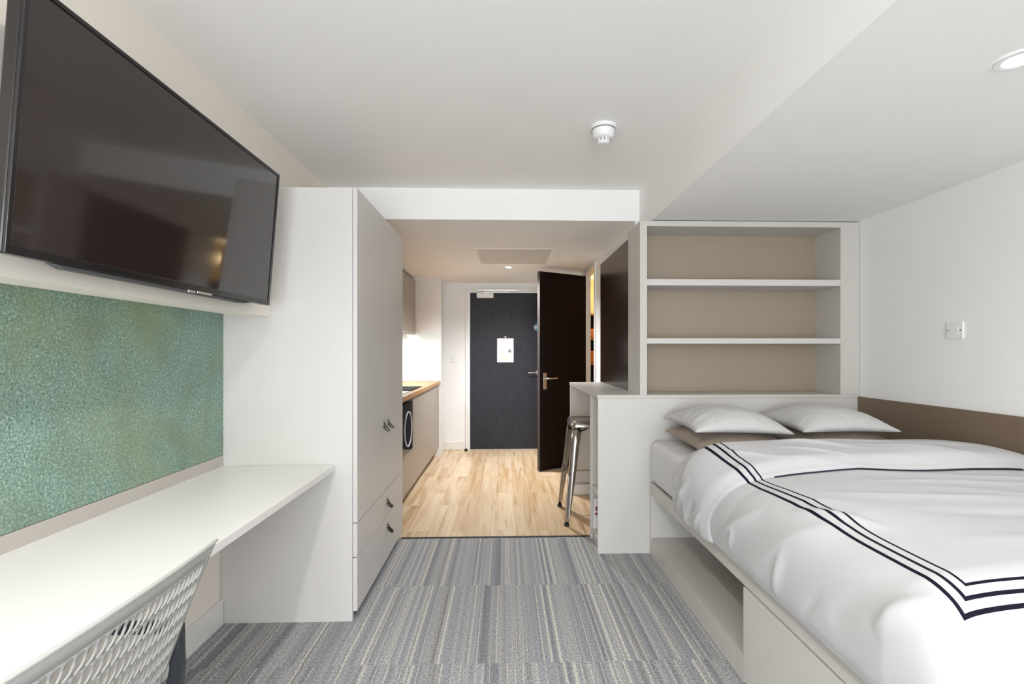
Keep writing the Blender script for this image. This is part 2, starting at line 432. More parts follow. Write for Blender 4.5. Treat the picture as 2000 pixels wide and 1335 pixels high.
hd = nb(); add_lathe(hd, [(0.02, 0), (0.02, -0.008)], (0.452, YF-0.004, 0.85), 'y', 16); add_box(hd, 0.437, 0.467, YF-0.010, YF-0.004, 0.82, 0.915, bev=0.002)
obj('lock_plate', hd, M['chrome'], d1, 'auto')
hd = nb(); add_box(hd, -0.357, -0.141, YF-0.05, YF-0.004, 1.967, 2.028, bev=0.004)
obj('door_closer', hd, M['gloss'], d1)
hd = nb(); add_box(hd, -0.34, 0.186, YF-0.048, YF-0.023, 2.055, 2.078, bev=0.003)
add_box(hd, -0.26, 0.06, YF-0.05, YF-0.036, 2.036, 2.047, bev=0.002); add_box(hd, -0.25, -0.23, YF-0.044, YF-0.034, 2.02, 2.045)
obj('closer_arm', hd, M['chrome'], d1)
n1_ = nb(); add_box(n1_, -0.094, 0.120, YF-0.0065, YF-0.0045, 1.133, 1.445)
pn = thing('door_notice', (0.013, YF-0.006, 1.133), 'white paper notice pinned to the slate entrance door', 'notice')
obj('sheet', n1_, M['paper'], pn)
bm = nb()
for k in range(4): add_box(bm, -0.065, -0.02+0.006*(k % 3), YF-0.0072, YF-0.0066, 1.290-0.014*k, 1.295-0.014*k)
obj('print', bm, M['ink'], pn)
bm = nb()
for k in range(3): add_box(bm, 0.048, 0.092, YF-0.0072, YF-0.0066, 1.285-0.012*k, 1.291-0.012*k)
add_box(bm, 0.055, 0.085, YF-0.0072, YF-0.0066, 1.262, 1.30)
obj('stamp', bm, M['ink'], pn)
bm = nb(); add_box(bm, -0.05, 0.05, YF-0.0070, YF-0.0066, 1.155, 1.20); obj('colour_print', bm, M['peach'], pn)
bm = nb(); add_lathe(bm, [(0.011, 0), (0.011, -0.006), (0.006, -0.009)], (0.013, YF-0.0045, 1.462), 'y', 20)
tag(obj('peephole', bm, M['whiteplastic'], None, 'auto'), 'small white round peephole cover above the paper notice', 'peephole')
bm = nb(); add_lathe(bm, [(0.042, 0), (0.042, -0.002)], (0.425, YF-0.0045, 1.588), 'y', 32)
sg = thing('fire_door_sign', (0.425, YF-0.005, 1.546), 'round blue sign stuck on the entrance door behind the open door', 'sign')
obj('disc', bm, M['blue'], sg)
bm = nb(); add_box(bm, 0.392, 0.458, YF-0.0072, YF-0.0066, 1.592, 1.600); add_box(bm, 0.398, 0.452, YF-0.0072, YF-0.0066, 1.576, 1.584)
seg = 24; pr = []
for rr in (0.036, 0.039):
    pr.append([bm.verts.new((0.425+rr*math.cos(2*math.pi*k/seg), YF-0.007, 1.588+rr*math.sin(2*math.pi*k/seg))) for k in range(seg)])
for k in range(seg): bm.faces.new([pr[0][k], pr[0][(k+1) % seg], pr[1][(k+1) % seg], pr[1][k]])
obj('lettering', bm, M['paper'], sg)

# bathroom door, open into the corridor
hx, hy, fx, fy = 0.905, 5.405, 0.363, 5.085
L = math.hypot(hx-fx, hy-fy); ang = math.atan2(fy-hy, fx-hx)
XF = Matrix.Translation((hx, hy, 0)) @ Matrix.Rotation(ang, 4, 'Z')
d2 = thing('door_2', (hx, hy, 0), 'dark espresso bathroom door standing open into the corridor', 'door'); d2['kind'] = 'structure'
# local: x along the leaf from the hinge, +y side faces the camera
obj('door_leaf', box(0.0, L, -0.022, 0.022, 0.008, 2.118, bev=0.0015), M['espresso'], d2, xf=XF)
obj('door_edge', box(L-0.001, L+0.0015, -0.021, 0.021, 0.009, 2.117), M['dooredge'], d2, xf=XF)
pl = obj('handle_plate', box(L-0.085, L-0.040, 0.022, 0.030, 0.868, 1.045, bev=0.003), M['chrome'], d2, xf=XF)
bm = nb(); add_tube(bm, [(L-0.062, 0.028, 0.985), (L-0.062, 0.065, 0.985), (L-0.070, 0.072, 0.985), (L-0.11, 0.074, 0.985), (L-0.19, 0.074, 0.986)], 0.0095, 12)
obj('lever', bm, M['chrome'], pl, 'auto', xf=XF)
pl = obj('handle_plate', box(L-0.085, L-0.040, -0.030, -0.022, 0.868, 1.045, bev=0.003), M['chrome'], d2, xf=XF)
bm = nb(); add_tube(bm, [(L-0.062, -0.028, 0.985), (L-0.062, -0.065, 0.985), (L-0.070, -0.072, 0.985), (L-0.19, -0.074, 0.986)], 0.0095, 12)
obj('lever', bm, M['chrome'], pl, 'auto', xf=XF)
bm = nb(); add_lathe(bm, [(0.020, 0), (0.022, 0.006), (0.016, 0.03), (0.013, 0.032)], (-0.49, 6.17, 0), 'z', 20)
tag(obj('door_stop', bm, M['rubber'], None, 'auto'), 'small black rubber door stop on the floor by the entrance frame', 'door stop')

# ================================================================ WARDROBE
wd = thing('wardrobe', (-1.0, 2.79, 0), 'tall stone grey two door wardrobe with two drawers at the desk end', 'wardrobe')
wy0, wy1, wxr, wh = 2.278, 3.285, -0.708, 2.032
obj('side_panel', box(WL+0.002, -0.712, wy0, wy0+0.02, 0, wh, bev=0.001), M['laml'], wd)
obj('side_panel', box(WL+0.002, -0.712, wy1-0.018, wy1, 0, wh, bev=0.001), M['laml'], wd)
bm = nb(); add_box(bm, WL+0.002, WL+0.012, wy0+0.02, wy1-0.018, 0.05, wh)
add_box(bm, WL+0.012, -0.715, wy0+0.02, wy1-0.018, wh-0.02, wh); add_box(bm, WL+0.012, -0.715, wy0+0.02, wy1-0.018, 0.05, 0.07)
add_box(bm, WL+0.012, -0.725, wy0+0.02, wy1-0.018, 0.445, 0.463)
obj('carcass', bm, M['laml'], wd)
obj('plinth', box(-0.765, -0.748, wy0+0.02, wy1-0.018, 0, 0.05), M['lam'], wd)
dm = (wy0+wy1)/2+0.045
def strap_handle(y, z, parent, lean=0.0):
    """black leather tab folded outwards below a steel stud, on the x = -0.69 face"""
    bm = nb(); w2 = 0.0125; x = -0.690
    prof = [(0.001, 0.016), (0.003, 0.004), (0.010, -0.012), (0.022, -0.028), (0.032, -0.036), (0.034, -0.043), (0.027, -0.046), (0.014, -0.036), (0.004, -0.022), (0.001, -0.014)]
    A, B = [], []
    for i, (px, pz) in enumerate(prof):
        k = 0.75 + 0.25*math.sin(min(1, i/4)*math.pi/2)
        sh = lean*(0.016-pz)
        A.append([bm.verts.new((x+px, y-w2*k+sh, z+pz)), bm.verts.new((x+px, y+w2*k+sh, z+pz))])
    for i in range(len(A)-1): bm.faces.new([A[i][0], A[i][1], A[i+1][1], A[i+1][0]])
    r = bmesh.ops.solidify(bm, geom=bm.faces[:], thickness=0.0025)
    h = obj('strap_handle', bm, M['leather'], parent)
    bm = nb(); add_lathe(bm, [(0.0075, 0.0), (0.0075, 0.006), (0.005, 0.008)], (x, y, z+0.010), 'x', 16)
    obj('stud', bm, M['chrome'], h, 'auto')
g_ = 0.0018
dr = obj('door', box(-0.710, -0.690, wy0+0.002, dm-g_, 0.462, wh, bev=0.001), M['laml'], wd); strap_handle(dm-0.045, 0.855, dr, -0.1)
dr = obj('door', box(-0.710, -0.690, dm+g_, wy1, 0.462, wh, bev=0.001), M['laml'], wd); strap_handle(dm+0.045, 0.855, dr, 0.25)
dr = obj('drawer', box(-0.710, -0.690, wy0+0.002, wy1, 0.300, 0.457, bev=0.001), M['laml'], wd); strap_handle(2.85, 0.395, dr, 0.1)
dr = obj('drawer', box(-0.710, -0.690, wy0+0.002, wy1, 0.048, 0.296, bev=0.001), M['laml'], wd); strap_handle(2.86, 0.245, dr, 0.1)

# ================================================================ DESK, PINBOARD, TELEVISION
dk_ = thing('desk', (-1.05, 0.9, 0), 'long white built in desk along the cream wall under the green board', 'desk')
obj('desk_top', box(WL+0.002, -0.792, -0.35, wy0-0.002, 0.708, 0.735, bev=0.0015), M['desk'], dk_)
obj('upstand', box(WL+0.001, WL+0.014, -0.35, wy0-0.002, 0.7355, 0.783), M['upst'], dk_, )['label'] = 'grey beige upstand strip'
obj('end_panel', box(WL+0.018, -0.83, -0.35, -0.33, 0, 0.708), M['desk'], dk_)
bm = nb(); add_box(bm, WL+0.002, WL+0.05, 1.45, 1.47, 0.64, 0.708); add_box(bm, WL+0.002, WL+0.25, 1.45, 1.47, 0.685, 0.708)
obj('bracket', bm, M['gloss'], dk_)
tag(obj('pinboard', box(WL+0.001, WL+0.014, -0.35, wy0-0.002, 0.785, 1.439), M['pin']), 'green speckled pinboard covering the wall above the desk', 'pinboard')

# television: hangs on the bulkhead, leaning slightly forward at the top
TW, TH, TD = 1.10, 0.565, 0.034
tilt = R(4.5)
tvc = Vector((-1.015, 1.555, 1.462))   # bottom front edge centre
# local: x = along +y world, z up the screen, y = outwards(+x world)
TX = Matrix.Translation(tvc) @ Matrix.Rotation(tilt, 4, 'Y') @ Matrix(((0, 1, 0, 0), (1, 0, 0, 0), (0, 0, 1, 0), (0, 0, 0, 1)))
tv = thing('television', tuple(tvc), 'large black flat screen television on the wall above the desk', 'television')
h2 = TW/2
obj('housing', box(-h2, h2, -TD, -0.004, 0, TH, bev=0.004), M['tvback'], tv, xf=TX)
bm = nb(); bz_ = 0.011
add_box(bm, -h2, h2, -0.004, 0.004, 0, 0.020, bev=0.0015); add_box(bm, -h2, h2, -0.004, 0.004, TH-bz_, TH, bev=0.0015)
add_box(bm, -h2, -h2+bz_, -0.004, 0.004, 0.018, TH-bz_+0.001, bev=0.0015); add_box(bm, h2-bz_, h2, -0.004, 0.004, 0.018, TH-bz_+0.001, bev=0.0015)
obj('bezel', bm, M['tvback'], tv, xf=TX)
obj('screen', box(-h2+bz_, h2-bz_, -0.004, 0.000, 0.019, TH-bz_), M['screen'], tv, xf=TX)
bm = nb()
add_prism(bm, [(-0.43, -0.001), (-0.40, -0.010), (0.36, -0.010), (0.42, -0.001)], 'y', -0.030, -0.006)
obj('speaker_bar', bm, M['dot'], tv, xf=TX)
bm = nb(); add_box(bm, 0.02, 0.055, -0.012, 0.003, -0.008, 0.0, bev=0.001); add_box(bm, 0.062, 0.14, -0.010, 0.005, -0.006, 0.001, bev=0.001)
obj('logo_tab', bm, M['chrome'], tv, xf=TX)['label'] = 'small pale tab and loose film under the bezel'
obj('wall_bracket', box(-0.2, 0.2, -0.062, -TD, 0.17, 0.40), M['black'], tv, xf=TX)

# ================================================================ DESK CHAIR
ch = thing('desk_chair', (-0.95, 0.86, 0), 'light grey slotted plastic desk chair with black arms tucked at the desk', 'chair')
by_a, by_b = 0.56, 1.145
def back_pt(u, v):
    """u 0..1 along the width (y), v 0..1 from the bottom to the top"""
    z = 0.44 + 0.395*v
    half = 1 - 0.10*(1-v)**2
    yc = (by_a+by_b)/2; y_ = yc + (u-0.5)*(by_b-by_a)*half
    lean = -0.793 + 0.115*v + 0.018*v**3
    c_ = (2*u-1)**2
    z -= 0.012*c_*v
    return Vector((lean + 0.020*(1-c_)*0.9 - 0.012*c_, y_, z))
def back_n(u, v):
    e = 1e-3
    a = back_pt(u+e, v)-back_pt(u-e, v); b = back_pt(u, v+e)-back_pt(u, v-e)
    n = a.cross(b).normalized()
    return n if n.x > 0 else -n
bm = nb()
NC, NR = 28, 8; u0, u1, v0, v1 = 0.035, 0.965, 0.05, 0.905
seg = 20
vd = {}
def gv(u, v, off=0.0, key=None):
    k = (round(u, 5), round(v, 5)) if off == 0 else None
    if k and k in vd: return vd[k]
    q = bm.verts.new(back_pt(u, v) + back_n(u, v)*off)
    if k: vd[k] = q
    return q
cw_, chh = (u1-u0)/NC, (v1-v0)/NR
for r_ in range(NR):
    sh = 0.5 if r_ % 2 else 0.0
    n_ = NC - (1 if sh else 0)
    for c_ in range(n_):
        a0 = u0 + (c_+sh)*cw_; b0 = v0 + r_*chh
        rect, lens = [], []
        for k in range(4):      # left side up, top, right side down, bottom
            for j in range(5):
                f = j/5
                if k == 0: q = (0, f)
                elif k == 1: q = (f, 1)
                elif k == 2: q = (1, 1-f)
                else: q = (1-f, 0)
                rect.append(q)
        for (qx, qy) in rect:
            ax, ay = qx-0.5, qy-0.5
            yy = ay*0.90
            wv = 0.40*math.cos(math.pi*yy/0.98)
            side = -1 if ax < -0.001 else (1 if ax > 0.001 else 0)
            if abs(ay) >= 0.499: xx = wv*(ax/0.5)
            else: xx = wv*side
            bow = 0.16*math.cos(math.pi*yy) - 0.10
            lens.append((0.5+xx+bow, 0.5+yy, -xx))
        RV = [gv(a0+q[0]*cw_, b0+q[1]*chh) for q in rect]
        LV = [gv(a0+q[0]*cw_, b0+q[1]*chh, -0.004*q[2]+0.002) for q in lens]
        n = len(RV)
        for i in range(n):
            bm.faces.new([RV[i], RV[(i+1) % n], LV[(i+1) % n], LV[i]])
    if sh:
        for a0, a1 in ((u0, u0+cw_/2), (u1-cw_/2, u1)):
            ns = 6; k1 = [gv(a0, v0+(r_+j/5)*chh) for j in range(6)]; k2 = [gv(a1, v0+(r_+j/5)*chh) for j in range(6)]
            for j in range(5): bm.faces.new([k1[j], k2[j], k2[j+1], k1[j+1]])
# solid border band
def strip(ua, ub, va, vb, nu, nv):
    g = [[gv(ua+(ub-ua)*i/nu, va+(vb-va)*j/nv) for j in range(nv+1)] for i in range(nu+1)]
    for i in range(nu):
        for j in range(nv): bm.faces.new([g[i][j], g[i+1][j], g[i+1][j+1], g[i][j+1]])
strip(u0, u1, v1, 0.995, NC*5, 2); strip(u0, u1, 0.0, v0, NC*5, 2)
strip(0.0, u0, 0.0, 1.0, 2, NR*5); strip(u1, 1.0, 0.0, 1.0, 2, NR*5)
bmesh.ops.remove_doubles(bm, verts=bm.verts[:], dist=0.0002)
bk_o = obj('backrest', bm, M['chairplastic'], ch, True)
so = bk_o.modifiers.new('thickness', 'SOLIDIFY'); so.thickness = 0.0026; so.offset = 0
# rolled top lip
bm = nb()
add_tube(bm, [back_pt(i/30, 1.0)+Vector((0, 0, -0.001)) for i in range(31)], 0.0042, 10)
obj('top_rim', bm, M['chairplastic'], ch, 'auto')
# black side frames and arms
for s, yy in ((1, by_b+0.046), (-1, by_a-0.046)):
    bm = nb()
    add_prism(bm, [(-0.786, 0.616), (-0.780, 0.597), (-0.779, 0.50), (-0.784, 0.43), (-0.83, 0.385), (-0.95, 0.375), (-0.95, 0.402), (-0.85, 0.412), (-0.812, 0.44), (-0.804, 0.50), (-0.802, 0.582), (-0.806, 0.604)], 'y', yy-0.012, yy+0.012)
    bmesh.ops.bevel(bm, geom=bm.edges[:], offset=0.004, segments=2, profile=0.5, affect='EDGES')
    add_box(bm, -0.97, -0.93, min(yy, yy-0.12*s), max(yy, yy-0.12*s), 0.378, 0.400, bev=0.003)
    fr = obj('arm_frame', bm, M['chairblack'], ch, 'auto')
    obj('arm_pad', box(-0.99, -0.806, yy-0.018, yy+0.018, 0.584, 0.606, bev=0.008), M['chairblack'], fr, 'auto')
# seat, post and base
bm = nb(); N = 18; prof = []
for i in range(N+1):
    for j in range(N+1):
        a, b = i/N*2-1, j/N*2-1
        k = math.sqrt(max(0, 1-0.5*a*a*b*b))
        xx, yy = a*0.225*k, b*0.235*k
        prof.append(bm.verts.new((-1.02+xx, 0.842+yy, 0.455 - 0.02*abs(a)**3*(1 if a < 0 else -0.5) + 0.008*b*b)))
for i in range(N):
    for j in range(N): bm.faces.new([prof[i*(N+1)+j], prof[(i+1)*(N+1)+j], prof[(i+1)*(N+1)+j+1], prof[i*(N+1)+j+1]])
s_o = obj('seat', bm, M['chairplastic'], ch, True)
so = s_o.modifiers.new('thickness', 'SOLIDIFY'); so.thickness = 0.045; so.offset = -1
bm = nb(); add_lathe(bm, [(0.028, 0.09), (0.028, 0.30), (0.018, 0.30), (0.018, 0.41), (0.06, 0.415), (0.06, 0.425)], (-1.0, 0.842, 0), 'z', 20)
obj('gas_post', bm, M['chairblack'], ch, 'auto')
for k in range(5):
    a = 2*math.pi*k/5+0.3; cx_, cy_ = -1.0, 0.842
    ex, ey = cx_+0.28*math.cos(a), cy_+0.28*math.sin(a)
    bm = nb(); add_tube(bm, [(cx_, cy_, 0.11), (cx_+0.14*math.cos(a), cy_+0.14*math.sin(a), 0.10), (ex, ey, 0.075)], [0.026, 0.022, 0.015], 10, 0.7)
    lg = obj('base_leg', bm, M['chairblack'], ch, 'auto')
    bm = nb(); add_lathe(bm, [(0.02, -0.022), (0.027, -0.016), (0.027, 0.016), (0.02, 0.022)], (ex, ey, 0.027), 'y', 20)
    obj('caster', bm, M['black'], lg, 'auto')

# ================================================================ KITCHEN
kx = -0.800
def base_unit(y0, y1, label, doors, z0=0.10, z1=0.872, shelf=None):
    u = thing('base_cabinet', ((KX+kx)/2, (y0+y1)/2, 0), label, 'cabinet')
    bm = nb(); add_box(bm, KX+0.002, kx-0.02, y0, y0+0.016, 0.10, z1); add_box(bm, KX+0.002, kx-0.02, y1-0.016, y1, 0.10, z1)
    add_box(bm, KX+0.002, KX+0.012, y0+0.016, y1-0.016, 0.10, z1); add_box(bm, KX+0.002, kx-0.02, y0+0.016, y1-0.016, 0.10, 0.116)
    if shelf: add_box(bm, KX+0.012, kx-0.002, y0+0.016, y1-0.016, shelf-0.018, shelf)
    obj('carcass', bm, M['kitlam'], u)
    for a, b in doors: obj('door', box(kx-0.018, kx, a+0.0015, b-0.0015, z0+0.003, (shelf-0.02) if shelf else z1-0.012, bev=0.001), M['kitlam'], u)
    obj('plinth', box(kx-0.075, kx-0.06, y0, y1, 0, 0.10), M['kitlam'], u)
    return u
base_unit(3.30, 3.63, 'narrow beige kitchen base cabinet hidden beside the wardrobe', [(3.30, 3.63)])
base_unit(3.63, 4.245, 'beige kitchen base cabinet holding the black microwave above its short door', [(3.63, 4.245)], shelf=0.425)
base_unit(4.245, 5.895, 'long plain beige kitchen base cabinet under the hob', [(4.245, 5.895)])
# worktop with rounded front
tag(obj('worktop', box(KX+0.001, -0.778, 3.30, 5.897, 0.875, 0.915, bev=0.003), M['oak']), 'oak block worktop running over the kitchen cabinets', 'worktop')
# microwave in the niche
mw = thing('microwave', (-1.05, 3.93, 0.427), 'black microwave with pale oval door ring in the kitchen niche', 'microwave')
obj('housing', box(-1.33, kx-0.022, 3.652, 4.222, 0.427, 0.835, bev=0.004), M['black'], mw)
obj('front_panel', box(kx-0.022, kx-0.002, 3.652, 4.222, 0.427, 0.838, bev=0.003), M['blackglass'], mw)
bm = nb(); ring = [(kx+0.002, 4.045+0.145*math.cos(a), 0.622+0.150*math.sin(a)) for a in [2*math.pi*k/48 for k in range(48)]]
R1 = []
for k in range(48):
    a = 2*math.pi*k/48
    rr = []
    for (dr_, dx_) in ((-0.004, 0), (-0.004, 0.005), (0.004, 0.005), (0.004, 0)):
        rr.append(bm.verts.new((kx-0.002+dx_, 4.045+(0.148+dr_)*math.cos(a), 0.622+(0.143+dr_)*math.sin(a))))
    R1.append(rr)
for k in range(48):
    for j in range(4): bm.faces.new([R1[k][j], R1[(k+1) % 48][j], R1[(k+1) % 48][(j+1) % 4], R1[k][(j+1) % 4]])
obj('door_ring', bm, M['whiteplastic'], mw, 'auto')
# hob and sink inset in the worktop
hb = thing('hob', (-1.08, 4.62, 0.915), 'black ceramic hob set in the oak worktop', 'hob')
obj('glass_plate', box(-1.33, -0.832, 4.35, 4.87, 0.9152, 0.921, bev=0.002), M['hobglass'], hb)
bm = nb()
for (cx_, cy_, r_) in ((-1.20, 4.48, 0.075), (-1.20, 4.74, 0.09), (-0.96, 4.48, 0.09), (-0.96, 4.74, 0.075)):
    ra = [[bm.verts.new((cx_+q*math.cos(2*math.pi*k/32), cy_+q*math.sin(2*math.pi*k/32), 0.9214)) for k in range(32)] for q in (r_, r_+0.002)]
    for k in range(32): bm.faces.new([ra[0][k], ra[0][(k+1) % 32], ra[1][(k+1) % 32], ra[1][k]])
obj('cooking_zone', bm, M['ink'], hb)
sk = thing('sink', (-1.08, 3.9, 0.916), 'stainless steel sink and drainer set in the oak worktop', 'sink')
bm = nb(); add_box(bm, -1.33, -0.835, 4.02, 4.27, 0.9155, 0.920, bev=0.002)
for k in range(6): add_box(bm, -1.28, -0.90, 4.05+k*0.035, 4.058+k*0.035, 0.920, 0.924, bev=0.001)
obj('drainer', bm, M['chrome'], sk)
bm = nb()
add_box(bm, -1.33, -0.835, 3.98, 4.02, 0.9155, 0.920); add_box(bm, -1.33, -0.835, 3.50, 3.54, 0.9155, 0.920)
add_box(bm, -1.33, -1.29, 3.54, 3.98, 0.9155, 0.920); add_box(bm, -0.875, -0.835, 3.54, 3.98, 0.9155, 0.920)
obj('bowl_rim', bm, M['chrome'], sk)
obj('bowl', box(-1.29, -0.875, 3.54, 3.98, 0.9155, 0.917), M['dot'], sk)
bm = nb(); add_tube(bm, [(-1.30, 3.76, 0.918), (-1.30, 3.76, 1.12)] + [(-1.23-0.07*math.cos(a), 3.76, 1.12+0.07*math.sin(a)) for a in [math.pi*k/8 for k in range(1, 9)]], 0.011, 12)
obj('tap', bm, M['chrome'], sk, 'auto')
# splashback panels and wall cabinet
tag(obj('splashback', box(KX+0.001, KX+0.007, 3.30, 5.893, 0.916, 1.495), M['splash']), 'white glass splashback on the kitchen wall', 'splashback')
tag(obj('splashback', box(KX+0.008, -0.795, 5.893, 5.899, 0.916, 1.495), M['splash']), 'white glass splashback panel on the end wall beside the wall cabinet', 'splashback')
for (a, b, lb) in ((4.70, 5.30, 'beige kitchen wall cabinet nearer the wardrobe'), (5.30, 5.888, 'beige kitchen wall cabinet against the white end wall')):
    wc = thing('wall_cabinet', ((KX-1.08)/2, (a+b)/2, 1.50), lb, 'cabinet')
    obj('carcass', box(KX+0.008, -1.10, a, b, 1.50, 2.125), M['kitlam'], wc)
    obj('door', box(-1.099, -1.081, a+0.003, b-0.003, 1.490, 2.125, bev=0.001), M['kitlam'], wc)
bm = nb(); add_box(bm, KX+0.009, -1.09, 3.30, 4.69, 1.50, 2.125)
wc = thing('wall_cabinet', ((KX-1.08)/2, 4.0, 1.50), 'beige kitchen wall cabinet hidden behind the wardrobe', 'cabinet')
obj('carcass', bm, M['kitlam'], wc); obj('door', box(-1.089, -1.071, 3.303, 4.687, 1.49, 2.125, bev=0.001), M['kitlam'], wc)
ul = thing('under_cabinet_light', (-1.24, 5.2, 1.488), 'slim strip light under the kitchen wall cabinet', 'light')
obj('housing', box(-1.26, -1.22, 4.85, 5.55, 1.488, 1.4995), M['whiteplastic'], ul)
obj('diffuser', box(-1.255, -1.225, 4.87, 5.53, 1.484, 1.488), mat('strip_glow', (1, 1, 1), emis=(0.9, 0.97, 1.0), estr=8), ul)
l_ = light('strip_light_glow', 'AREA', (-1.24, 5.2, 1.48), (0, 0, 0), 8.0, (0.88, 0.97, 1.0), 0.03, 0.66)

# ================================================================ BAR / HEADBOARD UNIT
hu = thing('headboard_unit', (1.4, 3.14, 0), 'stone grey headboard wall and breakfast bar with a ledge top', 'headboard')
hy0 = 2.998
obj('front_panel', box(0.586, WR-0.002, hy0, hy0+0.02, 0, 0.972, bev=0.001), M['laml'], hu)
bm = nb()
add_prism(bm, [(0.582, hy0-0.002), (0.582, 4.295), (CW-0.003, 4.295), (CW-0.003, YT+0.02), (SX, YT+0.02), (WR-0.003, YT+0.02), (WR-0.003, hy0-0.002)], 'z', 0.973, 0.994)
obj('ledge_top', bm, M['lam'], hu)
bm = nb(); add_box(bm, 0.586, CW-0.005, 3.262, 3.282, 0, 0.972)
add_box(bm, 0.90, 0.912, hy0+0.02, 3.262, 0, 0.972)
add_box(bm, 0.592, 0.90, hy0+0.02, 3.262, 0.05, 0.068); add_box(bm, 0.592, 0.90, hy0+0.02, 3.262, 0.345, 0.363)
add_box(bm, 0.600, 0.90, hy0+0.02, 3.262, 0.0, 0.05)
obj('niche_shelving', bm, M['lam'], hu)
obj('bar_end_panel', box(0.586, CW-0.004, 4.268, 4.288, 0, 0.972, bev=0.001), M['laml'], hu)
obj('bar_skirting', box(0.586, CW-0.004, 4.255, 4.268, 0, 0.10, bev=0.002), M['gloss'], hu)
lf = thing('leaflet', (0.64, 3.24, 0.069), 'white leaflet with red print standing in the bar end niche', 'leaflet')
XL = Matrix.Translation((0.60, 3.245, 0.0690)) @ Matrix.Rotation(R(9), 4, 'X')
bm = nb(); add_box(bm, 0.0, 0.15, -0.006, -0.001, 0.001, 0.215); obj('cover', bm, M['paper'], lf, xf=XL)
for (a, b, c, d) in ((0.012, 0.04, 0.13, 0.16), (0.012, 0.03, 0.10, 0.118)):
    obj('print', box(a, b, -0.0066, -0.0061, c, d), M['red'], lf, xf=XL)

# open shelf unit on the ledge
su = thing('shelf_unit', (1.55, 3.14, 0.994), 'stone grey open shelf unit with three bays above the bed head', 'shelf')
sz0, sz1, sxl, sxr, sy1 = 0.9945, 2.088, 0.851, WR-0.003, 3.285
obj('side_panel', box(sxl, sxl+0.045, hy0, sy1, sz0, sz1-0.034, bev=0.001), M['lam'], su)
obj('side_panel', box(2.136, 2.150, hy0+0.001, sy1, sz0, sz1-0.034), M['lam'], su)
obj('filler_panel', box(2.138, sxr, hy0-0.001, hy0+0.018, sz0, sz1-0.034, bev=0.001), M['lam'], su)
obj('top_panel', box(sxl, sxr, hy0, sy1, sz1-0.034, sz1, bev=0.001), M['lam'], su)
obj('back_panel', box(sxl+0.045, 2.136, 3.245, 3.255, sz0, sz1-0.034), M['lamd'], su)['label'] = 'taupe back panel'
obj('shelf', box(sxl+0.045, 2.136, hy0+0.001, 3.245, 1.682, 1.722, bev=0.001), M['laml'], su)
obj('shelf', box(sxl+0.045, 2.136, hy0+0.001, 3.245, 1.316, 1.350, bev=0.001), M['laml'], su)

tag(obj('wall_panel', box(0.868, CW-0.001, 3.30, 4.33, 0.995, 2.055, bev=0.001), M['barpanel']), 'dark brown glossy panel on the wall behind the breakfast bar', 'wall panel')
tag(obj('wall_panel', box(WR-0.014, WR-0.001, 0.2, hy0-0.003, 0.40, 0.980, bev=0.001), M['brownboard']), 'long brown board along the white wall beside the bed', 'wall panel')

# ================================================================ STOOL
st = thing('bar_stool', (0.675, 3.71, 0), 'raw steel bar stool tucked under the breakfast bar', 'stool')
sx_, sy_ = 0.675, 3.71
def rrect(hw, r, n=5):
    P = []
    for (cx_, cy_, a0) in ((hw-r, hw-r, 0), (-hw+r, hw-r, 90), (-hw+r, -hw+r, 180), (hw-r, -hw+r, 270)):
        for k in range(n+1):
            a = R(a0+90*k/n); P.append((cx_+r*math.cos(a), cy_+r*math.sin(a)))
    return P
bm = nb(); rings = []
for hw, r, z in ((0.172, 0.03, 0.700), (0.174, 0.03, 0.708), (0.172, 0.032, 0.722), (0.165, 0.036, 0.742), (0.158, 0.036, 0.748), (0.150, 0.034, 0.746), (0.142, 0.030, 0.741), (0.06, 0.03, 0.739)):
    rings.append([bm.verts.new((sx_+p[0], sy_+p[1], z)) for p in rrect(hw, r)])
for a, b in zip(rings, rings[1:]):
    n = len(a)
    for k in range(n): bm.faces.new([a[k], a[(k+1) % n], b[(k+1) % n], b[k]])
bm.faces.new(rings[-1])
so_ = obj('seat', bm, M['steel'], st, 'auto')
md = so_.modifiers.new('sheet', 'SOLIDIFY'); md.thickness = 0.003
bm = nb(); add_box(bm, sx_-0.03, sx_+0.03, sy_-0.009, sy_+0.009, 0.7385, 0.7405)
obj('grip_slot', bm, M['black'], so_)
for ix in (-1, 1):
    for iy in (-1, 1):
        # folded sheet leg: tapering channel with a rounded outer corner
        bm = nb(); rr = []
        for z, c, wd_ in ((0.705, 0.150, 0.062), (0.60, 0.163, 0.058), (0.40, 0.182, 0.050), (0.20, 0.201, 0.040), (0.06, 0.214, 0.031), (0.010, 0.220, 0.027)):
            pts = [(0.016, -wd_+0.016), (0.016, -0.010), (0.010, 0.006), (0.006, 0.010), (-0.010, 0.016), (-wd_+0.016, 0.016)]
            rr.append([bm.verts.new((sx_+ix*(c+p[0]), sy_+iy*(c+p[1]), z)) for p in pts])
        for a, b in zip(rr, rr[1:]):
            for k in range(len(a)-1): bm.faces.new([a[k], a[k+1], b[k+1], b[k]])
        lo = obj('leg', bm, M['steel'], st, 'auto')
        md = lo.modifiers.new('sheet', 'SOLIDIFY'); md.thickness = 0.0028; md.offset = 0
        bm = nb()
        for (p0, p1, z0, z1, c0, c1) in (((0.0165, -0.004), (0.0185, -0.014), 0.35, 0.05, 0.187, 0.215),):
            add_tube(bm, [(sx_+ix*(c0+0.017), sy_+iy*(c0-0.006), z0), (sx_+ix*(c1+0.016), sy_+iy*(c1-0.004), z1)], 0.0035, 8)
        obj('pressed_rib', bm, M['steel'], lo, 'auto')
        bm = nb(); add_lathe(bm, [(0.017, 0), (0.019, 0.004), (0.017, 0.020)], (sx_+ix*0.222, sy_+iy*0.222, 0), 'z', 12)
        obj('rubber_foot', bm, M['rubber'], lo, 'auto')
